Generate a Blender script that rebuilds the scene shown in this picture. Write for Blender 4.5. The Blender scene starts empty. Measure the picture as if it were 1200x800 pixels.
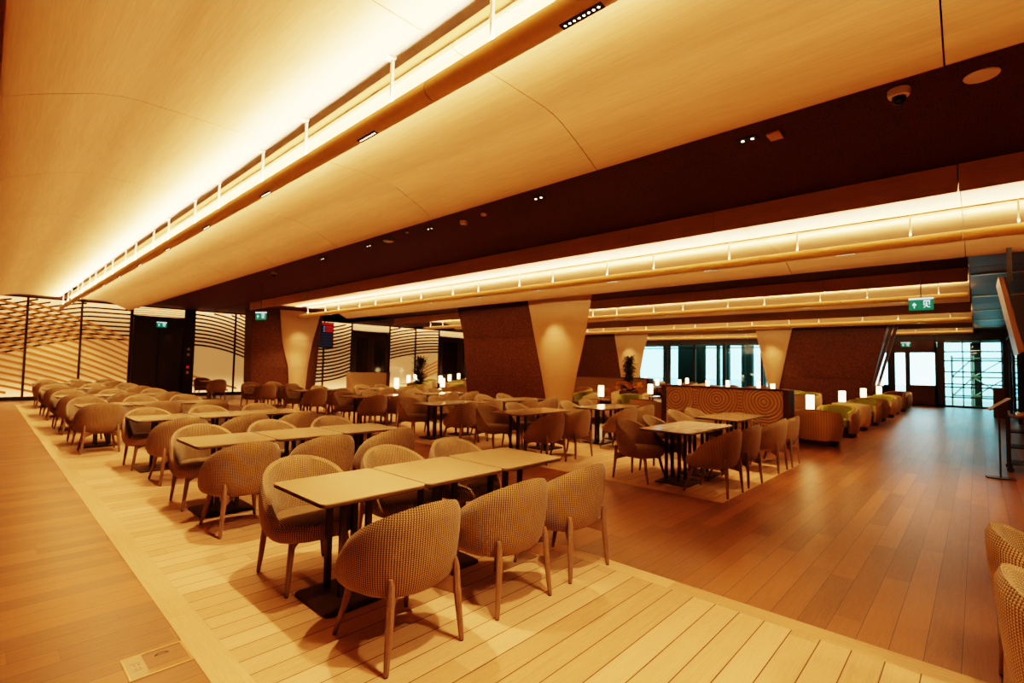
import bpy, bmesh, math, random
from math import sin, cos, pi, radians, exp
from mathutils import Vector, Matrix
random.seed(7)
sc = bpy.context.scene
COL = sc.collection
PI = pi

# ------------------------------------------------------------------ materials
def new_mat(name):
    m = bpy.data.materials.new(name); m.use_nodes = True
    nt = m.node_tree
    for n in list(nt.nodes): nt.nodes.remove(n)
    out = nt.nodes.new('ShaderNodeOutputMaterial')
    b = nt.nodes.new('ShaderNodeBsdfPrincipled')
    nt.links.new(b.outputs[0], out.inputs[0])
    return m, nt, b
class N:
    """tiny node-expression helper"""
    def __init__(s, nt): s.nt = nt
    def _in(s, sock, v):
        if isinstance(v, (int, float)): sock.default_value = v
        elif isinstance(v, (tuple, list)): sock.default_value = v
        else: s.nt.links.new(v, sock)
    def m(s, op, a, b=0.0, c=None):
        n = s.nt.nodes.new('ShaderNodeMath'); n.operation = op
        s._in(n.inputs[0], a); s._in(n.inputs[1], b)
        if c is not None: s._in(n.inputs[2], c)
        return n.outputs[0]
    def coord(s, kind='Object'):
        return s.nt.nodes.new('ShaderNodeTexCoord').outputs[kind]
    def xyz(s, v):
        n = s.nt.nodes.new('ShaderNodeSeparateXYZ'); s.nt.links.new(v, n.inputs[0]); return n.outputs
    def comb(s, x, y, z):
        n = s.nt.nodes.new('ShaderNodeCombineXYZ')
        for i, v in enumerate((x, y, z)): s._in(n.inputs[i], v)
        return n.outputs[0]
    def noise(s, vec, scale=5, detail=3, rough=.5, dist=0):
        n = s.nt.nodes.new('ShaderNodeTexNoise'); s.nt.links.new(vec, n.inputs['Vector'])
        n.inputs['Scale'].default_value = scale; n.inputs['Detail'].default_value = detail
        n.inputs['Roughness'].default_value = rough; n.inputs['Distortion'].default_value = dist
        return n.outputs['Fac']
    def white(s, vec):
        n = s.nt.nodes.new('ShaderNodeTexWhiteNoise'); n.noise_dimensions = '3D'
        s.nt.links.new(vec, n.inputs['Vector']); return n.outputs['Value']
    def ramp(s, f, *stops):
        n = s.nt.nodes.new('ShaderNodeValToRGB'); s.nt.links.new(f, n.inputs[0])
        e = n.color_ramp.elements
        while len(e) < len(stops): e.new(.5)
        for i, (p, c) in enumerate(stops):
            e[i].position = p; e[i].color = (*c, 1) if len(c) == 3 else c
        return n.outputs[0]
    def mix(s, f, a, b, mode='MIX'):
        n = s.nt.nodes.new('ShaderNodeMix'); n.data_type = 'RGBA'; n.blend_type = mode
        s._in(n.inputs['Factor'], f)
        for k, v in ((6, a), (7, b)):
            s._in(n.inputs[k], (*v, 1) if isinstance(v, tuple) and len(v) == 3 else v)
        return n.outputs[2]
    def bump(s, h, strength=.3, dist=.01):
        n = s.nt.nodes.new('ShaderNodeBump'); s.nt.links.new(h, n.inputs['Height'])
        n.inputs['Strength'].default_value = strength; n.inputs['Distance'].default_value = dist
        return n.outputs[0]
    def scalev(s, v, sx, sy, sz):
        n = s.nt.nodes.new('ShaderNodeMapping'); s.nt.links.new(v, n.inputs[0])
        n.inputs['Scale'].default_value = (sx, sy, sz); return n.outputs[0]

def simple(name, col, rough=.5, metal=0, var=.08, scale=20, bump=0):
    m, nt, b = new_mat(name); n = N(nt)
    f = n.noise(n.coord(), scale, 4)
    c = n.mix(f, tuple(max(0, x*(1-var)) for x in col), tuple(min(1, x*(1+var)) for x in col))
    nt.links.new(c, b.inputs['Base Color'])
    b.inputs['Roughness'].default_value = rough; b.inputs['Metallic'].default_value = metal
    if bump: nt.links.new(n.bump(f, bump, .01), b.inputs['Normal'])
    return m
def emit(name, col, strength, base=(0, 0, 0)):
    m, nt, b = new_mat(name)
    b.inputs['Base Color'].default_value = (*base, 1)
    b.inputs['Emission Color'].default_value = (*col, 1); b.inputs['Emission Strength'].default_value = strength
    b.inputs['Roughness'].default_value = .5
    return m

def planks(name, width, off, length, c1, c2, groove, gw, rough, axis='x', jointdark=.35, grain=1.0, spec=.5):
    m, nt, b = new_mat(name); n = N(nt)
    co = n.coord('Object'); X, Y, Z = n.xyz(co)
    if axis == 'y': X, Y = Y, X
    v = n.m('DIVIDE', n.m('SUBTRACT', Y, off), width)
    row = n.m('FLOOR', v); fv = n.m('FRACT', v)
    rnd = n.white(n.comb(row, 3.3, 1.7))
    u = n.m('ADD', n.m('DIVIDE', X, length), n.m('MULTIPLY', rnd, 7.3))
    cell = n.m('FLOOR', u); fu = n.m('FRACT', u)
    rc = n.white(n.comb(row, cell, 5.1))
    # grooves
    e = gw/width/2
    g1 = n.m('LESS_THAN', fv, e); g2 = n.m('GREATER_THAN', fv, 1-e)
    g = n.m('MAXIMUM', g1, g2)
    j = n.m('MULTIPLY', n.m('LESS_THAN', fu, .0025/length*1.0), jointdark)
    gr = n.m('MAXIMUM', g, j)
    # grain : long streaks + figure
    base = n.comb(n.m('ADD', n.m('MULTIPLY', X, 1.3), n.m('MULTIPLY', rc, 40)), n.m('MULTIPLY', Y, 26), n.m('MULTIPLY', rc, 9))
    f1 = n.noise(base, 1.6, 6, .62, 1.2)
    fine = n.noise(n.comb(n.m('MULTIPLY', X, 6), n.m('MULTIPLY', Y, 160), rc), 1.5, 3, .6)
    big = n.noise(n.comb(n.m('ADD', X, n.m('MULTIPLY', rc, 20)), n.m('MULTIPLY', Y, 5), rc), 2.5, 3, .6, 2.5)
    wav = n.m('MULTIPLY', n.m('ADD', n.m('SINE', n.m('MULTIPLY', big, 60)), 1), .5)
    t = n.m('ADD', n.m('MULTIPLY', f1, .55*grain), n.m('MULTIPLY', rc, .45))
    t = n.m('ADD', t, n.m('MULTIPLY', n.m('SUBTRACT', fine, .5), .35*grain))
    t = n.m('ADD', t, n.m('MULTIPLY', n.m('SUBTRACT', wav, .5), .11*grain))
    c = n.ramp(t, (.12, c1), (.85, c2))
    c = n.mix(gr, c, groove)
    nt.links.new(c, b.inputs['Base Color'])
    r = n.m('ADD', rough, n.m('MULTIPLY', n.m('SUBTRACT', big, .5), .12))
    nt.links.new(r, b.inputs['Roughness'])
    h = n.m('SUBTRACT', n.m('MULTIPLY', fine, .12), gr)
    nt.links.new(n.bump(n.m('MULTIPLY', gr, -1.0), .3, .002), b.inputs['Normal'])
    b.inputs['Specular IOR Level'].default_value = spec
    return m

M = {}
M['floor'] = planks('dark_oak_planks', .162, .10, 1.9, (.11, .043, .0145), (.33, .143, .052), (.022, .008, .003), .0045, .33, spec=1.0)
M['cream'] = planks('pale_oak_planks', .16, .10, 2.3, (.44, .275, .14), (.72, .475, .275), (.085, .038, .013), .0065, .42, grain=1.0)
M['creamy'] = planks('pale_oak_border', 4.0, 1.9, 2.4, (.42, .262, .13), (.74, .49, .28), (.16, .08, .03), .002, .42, axis='y')
M['creamx'] = planks('pale_oak_border_cross', 4.0, 1.9, 2.4, (.42, .262, .13), (.74, .49, .28), (.16, .08, .03), .002, .42)

def veneer(name, ca, cb, axis='y'):
    m, nt, b = new_mat(name); n = N(nt)
    X, Y, Z = n.xyz(n.coord('Object'))
    f = n.noise(n.comb(n.m('MULTIPLY', X, 60), n.m('MULTIPLY', Y, 2.2), n.m('MULTIPLY', Z, 60)), 1.4, 4, .6)
    g = n.noise(n.comb(n.m('MULTIPLY', X, 8), n.m('MULTIPLY', Y, .7), n.m('MULTIPLY', Z, 8)), 1.2, 3)
    t = n.m('ADD', n.m('MULTIPLY', f, .6), n.m('MULTIPLY', g, .4))
    nt.links.new(n.ramp(t, (.3, ca), (.7, cb)), b.inputs['Base Color'])
    b.inputs['Roughness'].default_value = .5
    return m
M['veneer'] = veneer('oak_veneer', (.60, .42, .235), (.76, .56, .34))
M['tube'] = simple('satin_bronze_tube', (.62, .43, .2), .45)
M['cavity'] = simple('grey_slot_lining', (.62, .56, .52), .8)
M['speckle'] = simple('speckled_divider_cloth', (.34, .225, .115), .7, var=.45, scale=40)
def perf():
    m, nt, b = new_mat('perforated_maroon'); n = N(nt)
    X, Y, Z = n.xyz(n.coord('Object'))
    s = .028
    u = n.m('DIVIDE', X, s); v = n.m('DIVIDE', Y, s)
    fu = n.m('SUBTRACT', n.m('FRACT', u), .5); fv = n.m('SUBTRACT', n.m('FRACT', v), .5)
    hole = n.m('MULTIPLY', n.m('LESS_THAN', n.m('ABSOLUTE', fu), .26), n.m('LESS_THAN', n.m('ABSOLUTE', fv), .26))
    r = n.white(n.comb(n.m('FLOOR', u), n.m('FLOOR', v), 1.1))
    cl = n.noise(n.comb(X, Y, Z), 3.0, 3)
    on = n.m('MULTIPLY', hole, n.m('LESS_THAN', r, n.m('ADD', n.m('MULTIPLY', cl, .9), -.18)))
    c = n.mix(on, (.075, .017, .008), (.003, .001, .0005))
    nt.links.new(c, b.inputs['Base Color']); b.inputs['Roughness'].default_value = .7
    return m
M['perf'] = perf()
M['maroon'] = simple('maroon_fascia', (.12, .04, .018), .6)

def fabric(name, dark, light, per=.0155, perv=.0115):
    m, nt, b = new_mat(name); n = N(nt)
    uv = n.nt.nodes.new('ShaderNodeUVMap').outputs[0]
    U, V, W = n.xyz(uv)
    u = n.m('DIVIDE', U, per); v = n.m('DIVIDE', V, perv)
    tri = n.m('ABSOLUTE', n.m('SUBTRACT', n.m('FRACT', u), .5))      # 0 centre .. .5 edge
    a = n.m('MULTIPLY', n.m('ADD', n.m('SINE', n.m('MULTIPLY', n.m('ADD', v, n.m('MULTIPLY', tri, 1.2)), 2*PI)), 1), .5)
    rib = n.m('SUBTRACT', 1, n.m('MULTIPLY', tri, 1.7))
    k = n.m('MULTIPLY', n.m('MULTIPLY', n.m('ADD', .25, n.m('MULTIPLY', a, .75)), rib), 1.25)
    big = n.noise(uv, 9, 3)
    k2 = n.m('ADD', k, n.m('MULTIPLY', n.m('SUBTRACT', big, .5), .22))
    c = n.ramp(k2, (.18, dark), (.72, light))
    nt.links.new(c, b.inputs['Base Color']); b.inputs['Roughness'].default_value = .9
    b.inputs['Sheen Weight'].default_value = .15
    nt.links.new(n.bump(k, .6, .004), b.inputs['Normal'])
    return m
M['fab'] = fabric('rib_knit_tan', (.052, .027, .011), (.50, .34, .172))
M['fabseat'] = fabric('rib_knit_seat', (.052, .027, .011), (.50, .34, .172))
M['beigefab'] = fabric('quilted_beige', (.52, .36, .18), (.74, .56, .33), .05, .045)
M['olive'] = simple('olive_upholstery', (.27, .26, .05), .85, var=.15)
M['brownfab'] = simple('brown_upholstery', (.22, .10, .045), .85, var=.15)
M['wood'] = simple('walnut_leg', (.23, .14, .08), .45, var=.25, scale=30)
M['metal'] = simple('dark_bronze_metal', (.055, .028, .016), .4, .3)
M['black'] = simple('matte_black', (.012, .009, .008), .5)
M['laminate'] = simple('sand_laminate', (.42, .295, .17), .17, var=.05, scale=60)
M['edge'] = simple('dark_table_edge', (.09, .045, .02), .4)
def bronze():
    m, nt, b = new_mat('hammered_bronze_panel'); n = N(nt)
    co = n.coord('Object')
    f = n.noise(n.scalev(co, 1, 1, 1.6), 20, 5, .65, 1.5)
    nt.links.new(n.ramp(f, (.35, (.028, .011, .005)), (.66, (.21, .09, .033))), b.inputs['Base Color'])
    b.inputs['Roughness'].default_value = .55; b.inputs['Metallic'].default_value = .25
    nt.links.new(n.bump(f, .5, .02), b.inputs['Normal'])
    return m
M['bronze'] = bronze()
M['stone'] = simple('cream_column_cladding', (.80, .60, .37), .55, var=.06, scale=6)
M['frame'] = simple('charcoal_frame', (.025, .016, .012), .45)
M['brownframe'] = simple('dark_brown_frame', (.06, .022, .012), .5)
M['wall'] = simple('warm_plaster', (.5, .34, .18), .8)
M['white'] = simple('white_plastic', (.85, .78, .66), .45)
M['steel'] = simple('brushed_gold_steel', (.7, .52, .3), .3, .8)
def carved():
    m, nt, b = new_mat('carved_scroll_panel'); n = N(nt)
    X, Y, Z = n.xyz(n.coord('Object'))
    # overlapping scallops: rings round staggered centres
    def rings(oy, oz, w):
        yy = n.m('SUBTRACT', n.m('FRACT', n.m('DIVIDE', n.m('ADD', Y, oy), w)), .5)
        zz = n.m('DIVIDE', n.m('SUBTRACT', Z, oz), w)
        dd = n.m('SQRT', n.m('ADD', n.m('MULTIPLY', yy, yy), n.m('MULTIPLY', zz, zz)))
        return dd
    nz = n.noise(n.coord('Object'), 2.2, 2)
    d1 = rings(0, .92, 1.05); d2 = rings(.52, .35, 1.05)
    s = n.m('LESS_THAN', d1, .47)
    d = n.m('ADD', n.m('MULTIPLY', s, d1), n.m('MULTIPLY', n.m('SUBTRACT', 1, s), d2))
    w = n.m('MULTIPLY', n.m('ADD', n.m('SINE', n.m('MULTIPLY', n.m('ADD', d, n.m('MULTIPLY', nz, .12)), 95)), 1), .5)
    nt.links.new(n.ramp(w, (.1, (.33, .22, .11)), (.45, (.54, .40, .235))), b.inputs['Base Color'])
    nt.links.new(n.bump(w, .8, .02), b.inputs['Normal']); b.inputs['Roughness'].default_value = .6
    return m
M['carved'] = carved()
def glow_panel():
    m, nt, b = new_mat('backlit_glass'); n = N(nt)
    X, Y, Z = n.xyz(n.coord('Object'))
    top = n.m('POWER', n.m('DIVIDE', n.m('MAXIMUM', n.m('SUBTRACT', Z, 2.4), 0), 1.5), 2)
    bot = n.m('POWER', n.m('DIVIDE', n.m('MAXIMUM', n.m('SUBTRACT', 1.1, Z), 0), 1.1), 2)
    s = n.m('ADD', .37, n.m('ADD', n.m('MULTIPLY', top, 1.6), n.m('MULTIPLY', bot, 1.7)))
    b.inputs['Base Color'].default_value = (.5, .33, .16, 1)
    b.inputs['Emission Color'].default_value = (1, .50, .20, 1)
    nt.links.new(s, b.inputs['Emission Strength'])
    b.inputs['Roughness'].default_value = .12
    return m
M['glow'] = glow_panel()
M['stripeB'] = emit('brown_film_stripe', (.42, .125, .02), .62, (.2, .08, .02))
M['brightstripe'] = emit('lit_stripe', (1, .62, .27), 2.2)
M['shade'] = emit('lamp_shade_glow', (1, .80, .46), 5.0, (.6, .5, .3))
M['lens'] = emit('spot_lens_glow', (1, .8, .5), 7)
M['led'] = emit('led_strip_glow', (1, .66, .32), 1.2)
M['green'] = emit('exit_green', (.0, .26, .13), .6)
M['exitwhite'] = emit('exit_white', (.8, .95, 1), 1.1)
M['screen'] = emit('screen_navy', (.012, .013, .026), .5)
M['screenrow'] = emit('screen_row', (.032, .036, .06), .6)
M['screenred'] = emit('screen_red', (.7, .02, .015), .7)
M['screentext'] = emit('screen_text', (.4, .4, .5), .7)
def glassmat(name, tint, rough=.02):
    m = bpy.data.materials.new(name); m.use_nodes = True; nt = m.node_tree
    for n_ in list(nt.nodes): nt.nodes.remove(n_)
    out = nt.nodes.new('ShaderNodeOutputMaterial'); mx = nt.nodes.new('ShaderNodeMixShader')
    tr = nt.nodes.new('ShaderNodeBsdfTransparent'); gl = nt.nodes.new('ShaderNodeBsdfGlossy')
    fr = nt.nodes.new('ShaderNodeFresnel'); fr.inputs[0].default_value = 1.35
    tr.inputs[0].default_value = (*tint, 1); gl.inputs['Roughness'].default_value = rough
    nt.links.new(fr.outputs[0], mx.inputs[0]); nt.links.new(tr.outputs[0], mx.inputs[1]); nt.links.new(gl.outputs[0], mx.inputs[2])
    nt.links.new(mx.outputs[0], out.inputs[0]); return m
M['glass'] = glassmat('clear_glass', (.86, .97, .97))
M['glassblue'] = glassmat('tinted_window_glass', (.60, .86, .88))
M['darkglass'] = simple('tinted_door_glass', (.03, .012, .008), .1)
M['metalceil'] = simple('brushed_ceiling_metal', (.20, .12, .07), .45, .15)
M['leaf'] = simple('palm_green', (.07, .085, .018), .7, var=.4)
M['stem'] = simple('plant_stem', (.14, .08, .035), .8)
M['flower'] = simple('orange_bloom', (.85, .35, .02), .7, var=.3)
M['pot'] = simple('brown_pot', (.13, .05, .025), .5)
M['outside'] = simple('pale_concrete', (.62, .66, .66), .9)
M['outdark'] = simple('outside_dark_column', (.05, .045, .03), .8)
M['grassfar'] = simple('pale_hill', (.45, .55, .38), .9)

# ------------------------------------------------------------------ mesh helpers
def obj(name, bm, mat, parent=None, smooth=True, recalc=True):
    if recalc: bmesh.ops.recalc_face_normals(bm, faces=bm.faces)
    me = bpy.data.meshes.new(name); bm.to_mesh(me); bm.free()
    for m in (mat if isinstance(mat, (list, tuple)) else [mat]): me.materials.append(m)
    if smooth:
        for p in me.polygons: p.use_smooth = True
        try: me.set_sharp_from_angle(angle=radians(38))
        except Exception: pass
    o = bpy.data.objects.new(name, me); COL.objects.link(o)
    if parent: o.parent = parent
    return o
def thing(name, label, cat, loc=(0, 0, 0), rz=0, group=None):
    o = bpy.data.objects.new(name, None); COL.objects.link(o)
    o.empty_display_size = .2
    o.location = loc; o.rotation_euler = (0, 0, rz); o['label'] = label; o['category'] = cat
    if group: o['group'] = group
    return o
def tag(o, label, cat, group=None, kind=None):
    o['label'] = label; o['category'] = cat
    if group: o['group'] = group
    if kind: o['kind'] = kind
    return o
def struct(name, bm, mat, smooth=False, recalc=True):
    o = obj(name, bm, mat, None, smooth, recalc); o['kind'] = 'structure'; return o
def dup(root, loc, rz, label, group=None):
    r = root.copy(); COL.objects.link(r); r.location = loc; r.rotation_euler = (0, 0, rz); r['label'] = label
    if group: r['group'] = group
    for ch in list(root.children):
        c = ch.copy(); COL.objects.link(c); c.parent = r
        for g in ch.children:
            d = g.copy(); COL.objects.link(d); d.parent = c
    return r
def box(bm, x0, x1, y0, y1, z0, z1, mi=0):
    v = [bm.verts.new(p) for p in ((x0, y0, z0), (x1, y0, z0), (x1, y1, z0), (x0, y1, z0), (x0, y0, z1), (x1, y0, z1), (x1, y1, z1), (x0, y1, z1))]
    for f in ((3, 2, 1, 0), (4, 5, 6, 7), (0, 1, 5, 4), (1, 2, 6, 5), (2, 3, 7, 6), (3, 0, 4, 7)):
        bm.faces.new([v[i] for i in f]).material_index = mi
    return v
def BX(*a):
    bm = bmesh.new(); box(bm, *a); return bm
def bev(bm, w, seg=2):
    bmesh.ops.bevel(bm, geom=list(bm.edges), offset=w, segments=seg, affect='EDGES', profile=.5)
    return bm
def tube(bm, p0, p1, r0, r1=None, seg=10, caps=True):
    r1 = r0 if r1 is None else r1
    p0, p1 = Vector(p0), Vector(p1); d = (p1-p0).normalized()
    a = d.orthogonal().normalized(); b = d.cross(a)
    R = [[], []]
    for k, (p, r) in enumerate(((p0, r0), (p1, r1))):
        for i in range(seg):
            t = 2*PI*i/seg; R[k].append(bm.verts.new(p+a*cos(t)*r+b*sin(t)*r))
    for i in range(seg):
        j = (i+1) % seg; bm.faces.new((R[0][i], R[0][j], R[1][j], R[1][i]))
    if caps: bm.faces.new(R[0][::-1]); bm.faces.new(R[1])
def lathe(bm, prof, seg=20, cx=0, cy=0):
    rings = []
    for r, z in prof:
        if r < 1e-5: rings.append([bm.verts.new((cx, cy, z))])
        else: rings.append([bm.verts.new((cx+r*cos(2*PI*i/seg), cy+r*sin(2*PI*i/seg), z)) for i in range(seg)])
    for a, b in zip(rings, rings[1:]):
        for i in range(seg):
            j = (i+1) % seg
            f = [a[i % len(a)], a[j % len(a)], b[j % len(b)], b[i % len(b)]]
            u = []
            for v in f:
                if v not in u: u.append(v)
            if len(u) > 2: bm.faces.new(u)
def prism(bm, pts, y0, y1, mi=0):
    """closed profile in XZ extruded along Y"""
    a = [bm.verts.new((x, y0, z)) for x, z in pts]; b = [bm.verts.new((x, y1, z)) for x, z in pts]
    n = len(pts)
    for i in range(n):
        j = (i+1) % n; bm.faces.new((a[i], a[j], b[j], b[i])).material_index = mi
    bm.faces.new(a[::-1]).material_index = mi; bm.faces.new(b).material_index = mi
def rrect(w, d, r, n=4):
    pts = []
    for cx, cy, a0 in ((w-r, d-r, 0), (-w+r, d-r, 90), (-w+r, -d+r, 180), (w-r, -d+r, 270)):
        for k in range(n+1):
            a = radians(a0+90*k/n); pts.append((cx+r*cos(a), cy+r*sin(a)))
    return pts
def slab(bm, pts, z0, z1, be=0, cx=0, cy=0, mi=0):
    """horizontal slab with outline pts and softened rim"""
    if be: lev = [(z0, 1-be*1.2), (z0+be*.35, 1), (z1-be*.35, 1), (z1, 1-be*.5)]
    else: lev = [(z0, 1), (z1, 1)]
    R = []
    for z, s in lev: R.append([bm.verts.new((cx+x*s, cy+y*s, z)) for x, y in pts])
    n = len(pts)
    for A, B in zip(R, R[1:]):
        for i in range(n):
            j = (i+1) % n; bm.faces.new((A[i], A[j], B[j], B[i])).material_index = mi
    bm.faces.new(R[0][::-1]).material_index = mi; bm.faces.new(R[-1]).material_index = mi

# ------------------------------------------------------------------ shell
XE = 33.0      # window wall
YW = 26.0      # backlit wall
struct('floor', BX(-6, 42, -6, 30, -.2, 0), M['floor'])
def inlay(x0, x1, y0, y1, bw=.157):
    struct('floor', BX(x0+bw, x1-bw, y0+bw, y1-bw, -.02, .0015), M['cream'])
    for a in ((x0, x0+bw, y0, y1), (x1-bw, x1, y0, y1)): struct('floor', BX(*a, -.02, .0018), M['creamy'])
    for a in ((x0+bw, x1-bw, y0, y0+bw), (x0+bw, x1-bw, y1-bw, y1)): struct('floor', BX(*a, -.02, .0018), M['creamx'])
inlay(.889, 3.775, -4.5, 23.9)
inlay(6.37, 10.2, 2.34, 24.6)
struct('wall_left', BX(-6.2, -6, -6, YW+.2, -.1, 4.4), M['wall'])
struct('wall_near', BX(-6, XE, -6.2, -6, -.1, 4.4), M['wall'])
struct('ceiling', BX(-6.2, XE+.3, -6.2, YW+.3, 4.3, 4.5), M['cavity'])

PITCH = 7.06; C0 = 2.05
PR = [(.19, 3.99), (.185, 3.965), (.168, 3.96), (.17, 3.925), (.21, 3.912), (.5, 3.912), (.9, 3.911), (1.2, 3.905), (1.33, 3.89), (1.46, 3.855), (1.6, 3.80), (1.75, 3.735), (1.9, 3.665), (2.02, 3.60)]
def panel_profile(side):
    # underside then back over the top
    p = [(-.10 if (side < 0 and i <= 3 and False) else x, z) for i, (x, z) in enumerate(PR)]
    if side < 0:
        p = [(.085, 3.955), (.09, 3.925), (.13, 3.912)] + PR[5:]
    top = [(2.045, 3.60), (2.05, 3.78), (2.03, 3.93)] + [(x, z+.045) for x, z in PR[5:-2][::-1] if x < 1.6]
    if side > 0: top += [(.215, 3.992)]
    else: top += [(.12, 3.975)]
    return p+top
def beam(k, ys):
    c = C0+PITCH*k
    for side in (-1, 1):
        bm = bmesh.new()
        prof = [(c+side*x, z) for x, z in panel_profile(side)]
        cuts = [y for y in [.12+2.6*i for i in range(-3, 12)]]
        lo, hi = ys
        edges = [lo]+[y for y in cuts if lo+.3 < y < hi-.3]+[hi]
        for a, b in zip(edges, edges[1:]):
            prism(bm, prof, a+.005, b-.005)
        struct('ceiling', bm, M['veneer'], smooth=True)
YR = {0: (-5.0, 25.4), 1: (-5.0, 20.6), 2: (.12, 21.4), 3: (.12, 21.4), 4: (.12, 21.4)}
for k in range(5): beam(k, YR[k])
# panel of the trough to the left of the first one
c = C0-PITCH
bm = bmesh.new(); prof = [(c+x, z) for x, z in panel_profile(1)]
prism(bm, prof, -5.9, 25.4); struct('ceiling', bm, M['veneer'], smooth=True)
# dark perforated bays between the troughs
for x0, x1, y0, y1 in ((-6, c+2.0, -6, YW), (c+2.04, C0-2.04, -6, YW), (C0+2.035, C0+PITCH-2.035, -6, YW)):
    struct('ceiling', BX(x0, x1, y0, y1, 3.9, 3.96), M['perf'] if x0 > 3 else M['veneer'])
for k in (1, 2, 3):
    struct('ceiling', BX(C0+PITCH*k+2.035, C0+PITCH*(k+1)-2.035, .12 if k else -6, YW, 3.9, 3.96), M['perf'])
struct('ceiling', BX(C0+PITCH*4+2.035, XE+.2, .12, YW, 3.9, 3.96), M['perf'])
struct('ceiling', BX(C0+PITCH-2.0, C0+PITCH*4+2.0, 21.5, YW, 3.9, 3.96), M['perf'])
struct('ceiling', BX(C0-2.0, C0+2.0, 25.42, YW, 3.9, 3.96), M['perf'])
struct('ceiling', BX(C0+PITCH-2.0, C0+PITCH+2.04, 20.65, 21.5, 3.9, 3.96), M['perf'])
# slot linings
for k in range(5):
    c = C0+PITCH*k; bm = bmesh.new()
    box(bm, c-.75, c-.7, YR[k][0], YR[k][1], 3.97, 4.3); box(bm, c+.42, c+.46, YR[k][0], YR[k][1], 3.97, 4.3)
    struct('ceiling', bm, M['cavity'])
    struct('ceiling', BX(c+.195, c+.212, YR[k][0], YR[k][1], 3.993, 4.09), M['tube'])
# brushed metal ceiling over the entrance side
bm = bmesh.new()
x = C0+PITCH+2.06
while x < XE:
    x1 = min(x+2.4, XE+.2); box(bm, x, x1-.02, -6, .1, 3.8, 3.86); x = x1
struct('ceiling', bm, M['metalceil'])
bm = bmesh.new()
for xx in (14.5, 18.6, 22.7, 26.8, 30.6): box(bm, xx, xx+.12, -3.5, .08, 3.775, 3.8)
struct('trim_1', bm, M['steel'])
# trough ends facing the aisle
for k in (2, 3, 4):
    pass

# ------------------------------------------------------------------ trough lights
def trough_light(k, n_name):
    c = C0+PITCH*k; y0, y1 = YR[k]
    t = thing('linear_light', n_name, 'ceiling light', (c, 0, 3.54), 0, 'tube lights hung in the ceiling troughs')
    bm = bmesh.new(); segs = [y0+.02]+[y for y in [.12+2.6*i for i in range(-3, 12)] if y0+.3 < y < y1-.3]+[y1+.25]
    for a, b in zip(segs, segs[1:]): tube(bm, (0, a+.004, 0), (0, b-.004, 0), .073, seg=28)
    obj('tube', bm, M['tube'], t)
    ys = sorted([-.42+2.56*i for i in range(-2, 11)]+[.68+2.55*i for i in range(-2, 11)])
    for y in ys:
        if not (y0+.1 < y < y1-.1): continue
        bm = bmesh.new(); box(bm, -.011, .011, y-.011, y+.011, .06, .435); box(bm, -.09, .012, y-.03, y+.03, .425, .445)
        obj('hanger', bm, M['white'], t, smooth=False)
    bm = bmesh.new(); box(bm, -.016, .016, y0+.1, y1-.1, .068, .0745)
    obj('light_strip', bm, M['led'], t, smooth=False)
    for i in range(-2, 12):
        y = 1.47+2.09*i
        if not (y0+.3 < y < y1-.3): continue
        bm = bmesh.new(); box(bm, -.022, .022, y-.13, y+.13, -.0755, -.062)
        s = obj('spot_fitting', bm, M['black'], t, smooth=False)
        bm = bmesh.new()
        for q in range(8): tube(bm, (0, y-.105+q*.03, -.0762), (0, y-.105+q*.03, -.07), .007, seg=8)
        g = obj('lens', bm, M['lens'], s, smooth=False)
    return t
trough_light(0, 'long round tube light hung in the ceiling trough over the camera-side tables')
trough_light(1, 'long tube light in the second ceiling trough, in front of the large bronze pillar')
trough_light(2, 'tube light in the third trough, directly behind the large bronze pillar')
trough_light(3, 'tube light in the fourth trough, touching the tops of the far pillars')
trough_light(4, 'tube light in the farthest trough, nearest the daylight windows')

WARM = (1.0, .655, .37)
def area(name, loc, sx, sy, power, rot=(0, 0, 0), col=WARM, spread=180):
    l = bpy.data.lights.new(name, 'AREA'); l.shape = 'RECTANGLE'; l.size = sx; l.size_y = sy; l.energy = power; l.color = col
    l.spread = radians(spread)
    o = bpy.data.objects.new(name, l); COL.objects.link(o); o.location = loc; o.rotation_euler = rot; return o
def spot(name, loc, power, ang=70, blend=.5, rot=(0, 0, 0), col=WARM, rad=.04):
    l = bpy.data.lights.new(name, 'SPOT'); l.energy = power; l.spot_size = radians(ang); l.spot_blend = blend; l.color = col; l.shadow_soft_size = rad
    o = bpy.data.objects.new(name, l); COL.objects.link(o); o.location = loc; o.rotation_euler = rot; return o
UP = {0: 30, 1: 20, 2: 13, 3: 13, 4: 13}
SIDE = {0: .36, 1: .6, 2: .9, 3: .9, 4: .9}
for k in range(5):
    y0, y1 = YR[k]; L = y1-y0
    area('trough_glow', (C0+PITCH*k, (y0+y1)/2, 3.635), .05, L-.2, UP[k]*L*.5, (PI, 0, 0))
    for sg in (-1, 1):
        area('trough_side_glow', (C0+PITCH*k+sg*.05, (y0+y1)/2, 3.635), .04, L-.2, UP[k]*L*SIDE[k], (0, -sg*radians(138), 0), spread=124)
    for i in range(-2, 12):
        y = 1.47+2.09*i
        if y0+.3 < y < y1-.3:
            spot('trough_spot', (C0+PITCH*k, y, 3.44), {0: 290, 1: 190}.get(k, 110), 96, .55, (radians(13), 0, 0))

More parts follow.
